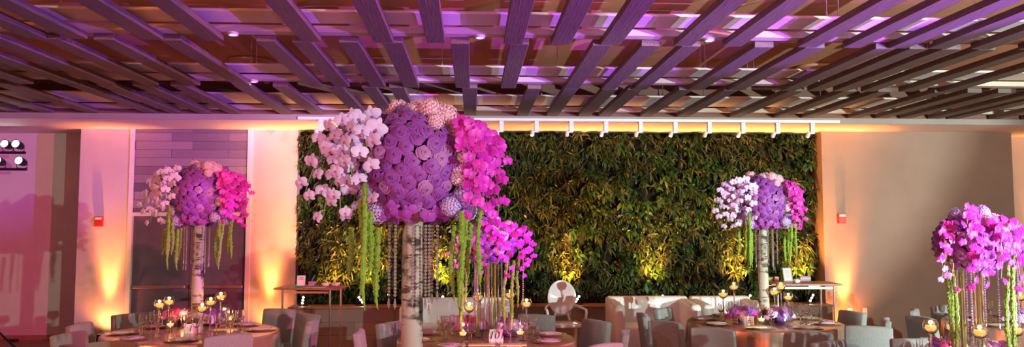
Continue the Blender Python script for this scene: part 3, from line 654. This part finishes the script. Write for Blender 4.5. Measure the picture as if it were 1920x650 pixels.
dup(TA, (atY(1431, 500, TR_[1]).x, TR_[1], TZ), 0, 'purple flower ball on a birch trunk on the right round table, before the plants', scale=.97)
SA = short_arrangement('pink and purple flowers on glass vases on the middle round table', (atY(915, 500, TM[1]).x, TM[1], TZ))
SB = short_arrangement('magenta and blush flowers on glass vases at the right edge', (atY(1822, 500, TN[1]).x, TN[1], TZ), True); SB.scale = (.88, .88, 1.03)

# ------------------------------------------------------------------ chairs
def make_chair(label):
    t = thing('dining_chair', label, 'chair', (0, 0, 0), 0, 'grey upholstered dining chairs')      # faces -Y locally, back at y=+.0
    def lean(v): tt = (v.z-.4)/.46; return Vector((v.x*(1-.03*max(tt, 0)), v.y+.055*max(tt, 0)**1.5-.035*(1-(v.x/.23)**2), v.z+.012*(1-(v.x/.23)**2)*max(tt, 0)))
    b = MB(); b.rbox(-.23, .23, -.035, .035, .36, .85, .019, 3, T=lean, cuts=6); b.build('backrest', M['chair'], t, ang=45)
    b = MB(); b.rbox(-.235, .235, -.39, .02, .34, .47, .03, 3); b.build('seat', M['chair'], t, ang=45)
    for x in (-.19, .19):
        for y in (-.35, -.02): b = MB(); b.tube([(x, y+(.04 if y > -.1 else 0), 0), (x, y, .345)], [.014, .02], 4); b.build('leg', M['leg'], t)
    return t
CH = None
def chair(px, py, tab, where, rot=0):
    global CH
    p = atZ(px, py, .855); cx, cy = TABS[tab][0], TABS[tab][1]
    d = Vector((p.x-cx, p.y-cy)); e = max(0, 1.12-d.length); p.x += d.x/d.length*e; p.y += d.y/d.length*e; rz = math.atan2(d.y, d.x)-PI/2+rot
    lab = 'grey upholstered dining chair '+where
    loc = (p.x, p.y, 0)
    if CH is None: CH = make_chair(lab); CH.location = loc; CH.rotation_euler = (0, 0, rz)
    else: dup(CH, loc, rz, lab)
chair(160, 606, 'left', 'at the far left, angled beside the left round table')
chair(157, 622, 'left', 'nearer one at the left round table, seen edge-on', -.9)
chair(250, 588, 'left', 'dark in shade behind the left round table')
chair(521, 579, 'left', 'behind the right edge of the left round table')
chair(577, 604, 'left', 'right of the left round table, in front of the high table')
chair(571, 588, 'left', 'right of the left round table, mostly hidden behind another')
chair(219, 640, 'left', 'at the front left of the left round table')
chair(425, 628, 'left', 'at the front right of the left round table')
chair(680, 619, 'middle', 'left of the birch trunk, pale lit back')
chair(742, 604, 'middle', 'directly left of the big birch trunk')
chair(1112, 600, 'middle', 'right of the middle round table, brown shaded back')
chair(1165, 621, 'middle', 'right of the middle round table, with purple light')
chair(1125, 645, 'middle', 'at the front right of the middle round table, only top visible')
chair(865, 592, 'middle', 'behind the middle round table, left of its vases')
chair(1003, 590, 'middle', 'behind the middle round table, by the white armchair')
chair(1211, 588, 'right', 'seen edge-on in front of the white sofa')
chair(1250, 577, 'right', 'with dark back before the white sofa')
chair(1256, 602, 'right', 'at the left of the right round table')
chair(1340, 615, 'right', 'at the front left of the right round table')
chair(1512, 622, 'right', 'at the front right of the right round table')
chair(1562, 640, 'near', 'at the back left of the near right table, only top visible')
chair(1592, 583, 'right', 'right of the right round table, against the orange glow')
chair(1628, 612, 'right', 'with pale back right of the right round table', 2.2)
chair(1655, 597, 'right', 'seen from the side, left of the far right chairs')
chair(1722, 580, 'far', 'farthest one left of the far right table')
chair(1733, 594, 'far', 'left of the far right table, overlapping another')
chair(1722, 636, 'near', 'behind the near right table, behind its glasses')
chair(1795, 574, 'far', 'behind the far right table, partly hidden')
chair(-30, 634, 'left', 'cut off by the left edge of the picture', 0)

# ------------------------------------------------------------------ white sofas and armchair
def sofa(label, x0, x1, y, h=.80):
    t = thing('white_sofa', label, 'sofa', ((x0+x1)/2, y, 0), 0, 'white moulded sofas'); w_ = (x1-x0)/2
    b = MB(); b.rbox(-w_, w_, .50, .68, .02, h, .05, 4); b.build('backrest', M['sofa'], t, ang=50)
    for s in (-1, 1):
        def T(v): 
            q = v.copy(); 
            if v.z > .4: q.z -= .05*max(0, (.5-v.y))
            return q
        b = MB(); b.rbox(s*w_ - (.15 if s > 0 else 0), s*w_+(.15 if s < 0 else 0), -.2, .6, .02, h-.03, .05, 4, T=T); b.build('armrest', M['sofa'], t, ang=50)
    b = MB(); b.rbox(-w_+.1, w_-.1, -.18, .55, .05, .44, .04, 4); b.build('seat', M['sofa'], t, ang=50)
    return t
YS = 11.55
sofa('white moulded sofa behind the middle round table and birch trunk', atY(750, 600, YS).x, atY(958, 600, YS).x, YS)
sofa('white moulded sofa in the centre, left of the right round table', atY(1149, 600, YS-.1).x, atY(1309, 600, YS-.1).x, YS-.1, .82)
sofa('white moulded sofa mostly hidden behind the right round table', atY(1313, 600, YS+.1).x, atY(1430, 600, YS+.1).x, YS+.1)
p = atY(1053, 600, 11.9)
t = thing('oval_back_armchair', 'white oval-backed armchair in front of the plant wall', 'armchair', (p.x, 11.9, 0), math.radians(6))
b = MB(); zc = .82; n = 32; vs = []
def ovalring(y, s): return [Vector((.215*s*math.cos(2*PI*k/n), y+.05*(math.cos(2*PI*k/n)**2-.5)*-1, zc+.25*s*math.sin(2*PI*k/n))) for k in range(n)]
rr = [(-.01, .01), (-.012, .8), (-.016, .92), (-.012, 1.0), (.012, 1.0), (.016, .92), (.012, .8), (.01, .01)]
for y, s in rr: vs += ovalring(y, s)
b.add(vs, [(i*n+k, i*n+(k+1) % n, (i+1)*n+(k+1) % n, (i+1)*n+k) for i in range(len(rr)-1) for k in range(n)]); b.build('backrest', M['ghost'], t, ang=50)
b = MB(); b.rbox(-.24, .24, -.48, -.01, .42, .475, .02, 3); b.build('seat', M['ghost'], t, ang=50)
b = MB(); b.tube([(-.09, .0, .60), (-.13, -.0, .46)], .02, 8); b.build('back_support', M['ghost'], t)
b = MB(); b.tube([(.09, .0, .60), (.13, 0, .46)], .02, 8); b.build('back_support', M['ghost'], t)
for s in (-1, 1):
    b = MB(); b.tube([(s*.18, .01, .72), (s*.25, -.06, .68), (s*.285, -.20, .665), (s*.29, -.34, .66), (s*.285, -.37, .62), (s*.265, -.38, .44)], .02, 8); b.build('armrest', M['ghost'], t, ang=50)
for x in (-.21, .21):
    for y in (-.44, -.03): b = MB(); b.tube([(x*1.05, y+(.06 if y > -.1 else 0), 0), (x, y, .43)], [.016, .024], 6); b.build('leg', M['ghost'], t)

# ------------------------------------------------------------------ high tables with service items
def high_table(label, cx, cy, rz, w_, d_, z):
    t = thing('high_table', label, 'high table', (cx, cy, 0), rz, 'high tables by the plant wall')
    b = MB(); b.rbox(-w_/2, w_/2, -d_/2, d_/2, z-.025, z, .005, 1); b.build('tabletop', M['wood'], t)
    for x in (-1, 1):
        for y in (-1, 1): b = MB(); b.tube([(x*(w_/2-.10), y*(d_/2-.06), 0), (x*(w_/2-.10), y*(d_/2-.06), z-.026)], .013, 10); b.build('leg', M['steel'], t)
    for y in (-1, 1): b = MB(); b.box(-w_/2+.115, w_/2-.115, y*(d_/2-.06)-.008, y*(d_/2-.06)+.008, z-.07, z-.045); b.build('frame_rail', M['bar'], t)
    return t
ZH = 1.10
pc = atZ(586, 536.3, ZH); high_table('high metal-legged table holding papers, left of the plant wall', pc.x, pc.y, math.radians(-6), .80, .62, ZH)
def on(px, z): return atZ(px[0], px[1], z)
def text_part(body, size, parent, loc, rot, m, ext=.0005):
    cu = bpy.data.curves.new('lettering', 'FONT'); cu.body = body; cu.size = size; cu.extrude = ext; cu.align_x = 'CENTER'; cu.align_y = 'CENTER'; cu.shear = .25
    o = bpy.data.objects.new('tmp', cu); col.objects.link(o); bpy.context.view_layer.update()
    me = bpy.data.meshes.new_from_object(o.evaluated_get(bpy.context.evaluated_depsgraph_get())); bpy.data.objects.remove(o); me.materials.clear(); me.materials.append(m)
    return inst(me, 'lettering', parent, loc, rot)
def framed_sign(label, p, w_, h_, fm, rz=0):
    t = thing('framed_sign', label, 'sign', p, rz)
    T = Matrix.Rotation(math.radians(-12), 4, 'X')
    b = MB(); 
    for a in ((-w_/2, w_/2, 0, .014), (-w_/2, w_/2, h_-.014, h_), (-w_/2, -w_/2+.014, .014, h_-.014), (w_/2-.014, w_/2, .014, h_-.014)): b.box(a[0], a[1], -.008, .008, a[2], a[3], T=T)
    b.build('frame', fm, t); b = MB(); b.box(-w_/2+.012, w_/2-.012, -.002, .006, .012, h_-.012, T=T); s = b.build('paper_sheet', M['paper'], t)
    b = MB()
    for k in range(3 if h_ < .17 else 6): zz = h_*(.80-.1*k); b.box(-w_*.28, w_*.28, -.0035, -.002, zz, zz+.004, T=T)
    b.build('printed_lines', M['ink'], s)
    b = MB(); b.tube([(0, .012+h_*.45, 0), (0, .012+h_*.12, h_*.55)], .004, 6); b.build('easel_strut', M['black'], t)
    return t
framed_sign('small white framed sign standing on the left high table', atZ(564, 535, ZH), .105, .13, M['trackwhite'])
p = atZ(586, 535, ZH); b = MB(); b.rbox(-.05, .05, -.02, .02, 0, .055, .004, 1); b.box(-.05, .05, -.021, -.0201, .0, .02); tag(b.build('card_box', M['napkin'], loc=p), 'small lilac box on the left high table', 'box')
p = atZ(560, 538, ZH); b = MB(); b.rbox(-.04, .04, -.025, .025, 0, .018, .003, 1); tag(b.build('green_box', mat('green_card', (.05, .42, .2), .5, c2=(.04, .36, .17)), loc=p), 'small flat green box by the framed sign on the left high table', 'box')
for px, nm in ((610, 'left'), (629, 'right')):
    p = atZ(px, 536, ZH); t = thing('folded_napkin_bowl', 'white rippled bowl, the %s one of two on the left high table' % nm, 'bowl', p)
    b = MB(); m_ = []; nn = 24
    for r, z in ((.02, 0), (.035, .004), (.055, .03), (.05, .04), (.03, .045), (.001, .04)): m_.append((r, z))
    b.lathe(m_, nn); b.v = [(x*(1+.12*math.sin(5*math.atan2(y, x))), y*(1+.12*math.sin(5*math.atan2(y, x))), z) for x, y, z in b.v]; b.build('bowl', M['china'], t, smooth=True)
p = atZ(592, 538.5, ZH); b = MB(); b.box(-.12, .12, -.025, .035, 0, .003); tag(b.build('service_paper', M['paper'], loc=p+Vector((0, 0, .0005))), 'white paper sheet along the front of the left high table', 'paper')
pc = atZ(1499, 529, ZH); T2H = pc.y; high_table('high table with framed sign, right end of the plant wall', pc.x, pc.y, math.radians(-4), .95, .60, ZH)
framed_sign('wooden framed sign leaning on the right high table', atZ(1478, 527, ZH), .135, .19, M['rail'], math.radians(8))
for px, w2, h2, mm, nm in ((1509, .15, .065, 'napkin', 'pinkish box right of the framed sign'), (1455, .06, .06, 'red', 'small red box left of the framed sign'), (1443, .07, .055, 'stem', 'small green box at the left end, by the birch trunk')):
    p = atZ(px, 526, ZH); b = MB(); b.rbox(-w2/2, w2/2, -.03, .03, 0, h2, .004, 1); o = tag(b.build('gift_box', M[mm], loc=(p.x, p.y, ZH)), nm+' on the right high table', 'box')
    b = MB(); b.box(-w2/2-.002, w2/2+.002, -.032, .032, h2*.45, h2*.58); b.build('ribbon', M['cream'], o)
p = atZ(1494, 530, ZH); b = MB(); b.lathe([(.001, 0), (.03, 0), (.05, .025), (.04, .045), (.02, .055), (.001, .055)], 20); tag(b.build('white_bowl', M['china'], loc=p, smooth=True), 'small pale bowl beside the framed sign on the right high table', 'bowl')

# ------------------------------------------------------------------ table settings
def lathe_mesh(name, prof, m, n=18): b = MB(); b.lathe(prof, n); return b.mesh(name, m, ang=50)
WINE = [lathe_mesh('bowl', [(.004, .095), (.022, .105), (.036, .125), (.040, .15), (.036, .185), (.031, .205), (.0298, .205), (.0345, .185), (.0385, .15), (.0345, .127), (.021, .108), (.001, .10)], M['glass']),
        lathe_mesh('stem', [(.001, 0), (.034, 0), (.034, .003), (.008, .007), (.004, .02), (.004, .09), (.006, .0955), (.001, .0955)], M['glass'])]
CHAMP = [lathe_mesh('bowl', [(.003, .09), (.018, .11), (.024, .14), (.024, .20), (.021, .215), (.020, .215), (.0228, .20), (.0228, .14), (.016, .112), (.001, .096)], M['glass']),
         lathe_mesh('stem', [(.001, 0), (.03, 0), (.03, .003), (.007, .007), (.0035, .02), (.0035, .086), (.005, .0905), (.001, .0905)], M['glass'])]
TUMB = lathe_mesh('tumbler', [(.001, 0), (.030, 0), (.034, .11), (.0325, .11), (.0285, .008), (.001, .008)], M['glass'])
PLATE = lathe_mesh('charger', [(.001, 0), (.10, 0), (.16, .012), (.162, .014), (.158, .015), (.10, .005), (.001, .005)], M['plate'], 32)
DISH = lathe_mesh('dish', [(.001, .006), (.08, .006), (.115, .018), (.115, .020), (.08, .010), (.001, .010)], M['china'], 28)
bb = MB(); bb.rbox(-.05, .05, -.075, .075, .011, .026, .006, 2); bb.rbox(-.04, .045, -.04, .05, .026, .034, .004, 1); NAP = bb.mesh('napkin', M['napkin'], ang=40)
bb = MB(); bb.box(-.05, .05, -.09, .09, .021, .0235); MENU = bb.mesh('menu_card', M['paper'])
DIRS = {0: 'right', 45: 'back right', 90: 'back', 135: 'back left', 180: 'left', 225: 'front left', 270: 'front', 315: 'front right'}
def settings(tab, off, skip=()):
    cx, cy, R, nm = TABS[tab]
    for a, dn in DIRS.items():
        if dn in skip: continue
        ang = math.radians(a+off); u = Vector((math.cos(ang), math.sin(ang), 0)); s = Vector((-u.y, u.x, 0)); c0 = Vector((cx, cy, TZ+.001))
        base = c0+u*(R-.19); rz = ang+PI/2
        where = 'at the %s seat of the %s' % (dn, nm)
        t = thing('charger_plate', 'gold-rimmed charger plate '+where, 'plate', base, rz, 'charger plates'); inst(PLATE, 'charger', t); inst(DISH, 'dish', t)
        if (a//45) % 2: o = inst(NAP, 'folded_napkin', None, base+Vector((0, 0, 0)), (0, 0, rz+.3)); tag(o, 'folded lilac napkin on the plate '+where, 'napkin', 'napkins')
        else: o = inst(MENU, 'menu_card', None, base, (0, 0, rz+.2)); tag(o, 'white menu card on the plate '+where, 'menu card', 'menu cards')
        for (dr, ds, kind) in ((.40, .10, 'wine'), (.46, -.02, 'champ'), (.38, -.13, 'tumb')):
            q = c0+u*(R-dr)+s*ds
            if kind == 'tumb': o = inst(TUMB, 'water_tumbler', None, q); tag(o, 'clear straight water tumbler '+where, 'glass', 'water tumblers')
            else:
                ms, n2, l2 = (WINE, 'wine_glass', 'clear round-bowled wine glass ') if kind == 'wine' else (CHAMP, 'champagne_flute', 'slim clear champagne flute ')
                t = thing(n2, l2+where, 'glass', q, 0, n2.replace('_', ' ')+'s'); inst(ms[0], 'bowl', t); inst(ms[1], 'stem', t)
settings('left', 10); settings('right', 22); settings('middle', 15); settings('near', 8, ()); settings('far', 30, ())

# gold votives on tall stems
def votive_meshes(h): 
    g = [(.001, 0), (.045, 0), (.045, .004), (.012, .01), (.007, .04), (.012, h*.45), (.006, h*.5), (.008, h-.055), (.018, h-.048), (.001, h-.048)]
    bw = [(.010, h-.048), (.035, h-.038), (.054, h-.005), (.055, h+.02), (.042, h+.05), (.040, h+.05), (.053, h+.02), (.052, h-.005), (.033, h-.034), (.001, h-.044)]
    gd = [(.001, h-.030), (.026, h-.026), (.040, h-.004), (.036, h+.012), (.001, h+.014)]
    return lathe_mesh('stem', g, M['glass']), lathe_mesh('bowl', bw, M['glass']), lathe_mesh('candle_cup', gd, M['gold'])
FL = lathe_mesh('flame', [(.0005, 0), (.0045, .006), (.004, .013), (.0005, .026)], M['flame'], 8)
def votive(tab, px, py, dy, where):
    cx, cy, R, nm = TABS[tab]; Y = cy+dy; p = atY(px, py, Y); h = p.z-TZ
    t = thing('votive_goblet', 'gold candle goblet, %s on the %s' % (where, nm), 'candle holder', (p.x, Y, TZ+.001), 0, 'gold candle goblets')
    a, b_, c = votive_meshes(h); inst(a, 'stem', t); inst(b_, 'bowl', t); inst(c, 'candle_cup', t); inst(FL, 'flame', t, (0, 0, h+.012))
    pointl('candle_light', (p.x, Y, TZ+h+.035), .55, (1, .5, .15), .015)
votive('left', 299, 571, -.10, 'lower one at left'); votive('left', 317, 565, .05, 'taller one at left'); votive('left', 379, 577, -.15, 'shortest one by the trunk')
votive('left', 395, 566, .05, 'middle one right of the trunk'); votive('left', 414, 556, .12, 'tallest one at right')
votive('right', 1356, 551, -.05, 'lower one at left'); votive('right', 1376, 537, .08, 'tallest one at left'); votive('right', 1452, 547, -.1, 'first one right of the trunk'); votive('right', 1464, 537, .1, 'tallest one right of the trunk'); votive('right', 1478, 557, .0, 'rightmost one')
votive('middle', 880, 576, -.1, 'lowest one at left'); votive('middle', 896, 557, .05, 'taller one at left'); votive('middle', 957, 552, .08, 'tallest one right of the vases'); votive('middle', 987, 569, -.05, 'rightmost one')
votive('near', 1745, 613, -.15, 'leftmost one'); votive('near', 1786, 612, .1, 'second one, behind the green strands'); votive('near', 1905, 618, -.1, 'rightmost one'); votive('far', 1913, 556, -.2, 'only one seen'); votive('near', 1837, 622, -.25, 'third one, before the vases')
# low cylinders with floating candles
CYL = lathe_mesh('cylinder_vase', [(.001, 0), (.042, 0), (.042, .115), (.040, .115), (.040, .006), (.001, .006)], M['glass'])
WAX = lathe_mesh('floating_candle', [(.001, .058), (.024, .06), (.034, .082), (.030, .088), (.001, .086)], M['wax'])
def lowcandle(tab, px, py, where):
    nm = TABS[tab][3]; p = atZ(px, py, TZ)
    t = thing('floating_candle_vase', 'low floating-candle cylinder, %s on the %s' % (where, nm), 'candle holder', (p.x, p.y, TZ+.001), 0, 'floating candle cylinders')
    inst(CYL, 'cylinder_vase', t); inst(WAX, 'candle', t); inst(FL, 'flame', t, (0, 0, .086)); pointl('candle_light', (p.x, p.y, TZ+.16), .7, (1, .45, .15), .015)
lowcandle('left', 319, 622, 'front left'); lowcandle('left', 344, 612, 'by the pink flowers'); lowcandle('left', 419, 606, 'right of the lilac flowers'); lowcandle('left', 431, 612, 'rightmost')
lowcandle('right', 1428, 612, 'in front of the trunk'); lowcandle('right', 1449, 604, 'right of the trunk')
lowcandle('near', 1850, 690, 'by the vases')
lowcandle('middle', 868, 640, 'left of the number card'); lowcandle('middle', 975, 638, 'right of the number card')
# low flower clusters
def low_flowers(tab, px, py, where, mix, rad=.12):
    rad *= 1.25
    nm = TABS[tab][3]; p = atZ(px, py, TZ); r_ = random.Random(px)
    t = thing('low_flower_bowl', 'low %s flowers %s the %s' % (mix[0], where, nm), 'flower arrangement', (p.x, p.y, TZ+.001), 0, 'low flower bowls')
    b = MB(); b.lathe([(.001, 0), (.05, 0), (.06, .05), (.056, .05), (.047, .005), (.001, .005)], 20); b.build('bowl', M['core'], t, ang=40)
    for k in range(6):
        a = k*PI/3+.3; q = Vector((rad*.55*math.cos(a), rad*.5*math.sin(a), .085+.03*(k % 2))); place(mix[1] if k % 2 else mix[2], 'hydrangea', t, q, q, .062, a)
    for k in range(7):
        a = k*.9+.4; q = Vector((rad*.5*math.cos(a), rad*.5*math.sin(a)-.01, .125+.02*(k % 3))); place(mix[3], 'rose', t, q, Vector((q.x*3, q.y*3-.3, .7)), .042, a)
    for k in range(5):
        a = PI+PI*(k+.5)/5; q = Vector((rad*.95*math.cos(a), rad*.75*math.sin(a), .08+.03*(k % 2))); place(mix[4], 'orchid_blossom', t, q, Vector((q.x, q.y-.1, .03)), .042, a)
PINKROSE = rose_mesh(mat('deep_pink_rose_petal', (.78, .10, .28), .5, c2=(.7, .07, .25), scale=20), 9)
low_flowers('left', 333, 609, 'left of the trunk on', ('pink and red', HYP, HYP, PINKROSE, ORM2), .15); low_flowers('left', 402, 611, 'right of the trunk on', ('violet and lilac', HYV, HYL, ROSE[0], ORP), .12)
low_flowers('right', 1392, 603, 'left of the trunk on', ('magenta and purple', HYV, HYP, ROSE[0], ORM), .15); low_flowers('right', 1462, 606, 'right of the trunk on', ('lilac and blue', HYL, HYV, ROSE[2], ORP), .14)
low_flowers('middle', 887, 628, 'left of the vases on', ('dusty pink', HYP, HYV, PINKROSE, ORM2), .14); low_flowers('middle', 952, 630, 'right of the vases on', ('lilac and purple', HYL, HYV, ROSE[0], ORP), .12)
low_flowers('near', 1772, 678, 'left of the vases on', ('dark magenta', HYV, HYP, PINKROSE, ORM), .13); low_flowers('far', 1905, 609, 'on', ('blush pink', HYP, HYL, ROSE[2], ORP), .13); low_flowers('near', 1868, 682, 'right of the vases on', ('pink', HYP, HYL, ROSE[2], ORM2), .12)
# number cards
def card(tab, px, py, body, w_, h_, rz, label):
    p = atZ(px, py, TZ); t = thing('table_number_card', label, 'number card', (p.x, p.y, TZ+.001), rz)
    T = Matrix.Rotation(math.radians(-14), 4, 'X'); b = MB(); b.box(-w_/2, w_/2, 0, .003, 0, h_, T=T); b.box(-w_/2, w_/2, 0, .003, 0, h_, T=Matrix.Translation((0, .055, 0)) @ Matrix.Rotation(math.radians(14), 4, 'X')); b.build('tent_card', M['paper'], t)
    text_part(body, h_*.85, t, (0, -.0025+.25*h_*.5-.0, h_*.5), (math.radians(76), 0, 0), M['ink'])
card('left', 356, 625, 'I', .12, .095, .25, 'white folded number card on the left round table')
card('right', 1405, 610, '6', .115, .10, 0, 'white card numbered 6 on the right round table')
card('middle', 931, 641, '101', .13, .12, .1, 'white card numbered 101 on the middle round table')
for tab, px, py, nm in (('middle', 903, 652, 'front left of the number card'), ('middle', 962, 652, 'front right of the number card'), ('left', 425, 622, 'in front of the lilac flowers'), ('right', 1415, 617, 'in front of the card 6')):
    p = atZ(px, py, TZ); b = MB(); b.rbox(-.12, .12, -.05, .05, .0, .012, .003, 1); tag(b.build('cream_menu_booklet', M['cream'], loc=(p.x, p.y, TZ+.022), ), 'cream folded menu %s, %s' % (nm, TABS[tab][3]), 'menu', 'cream menus')
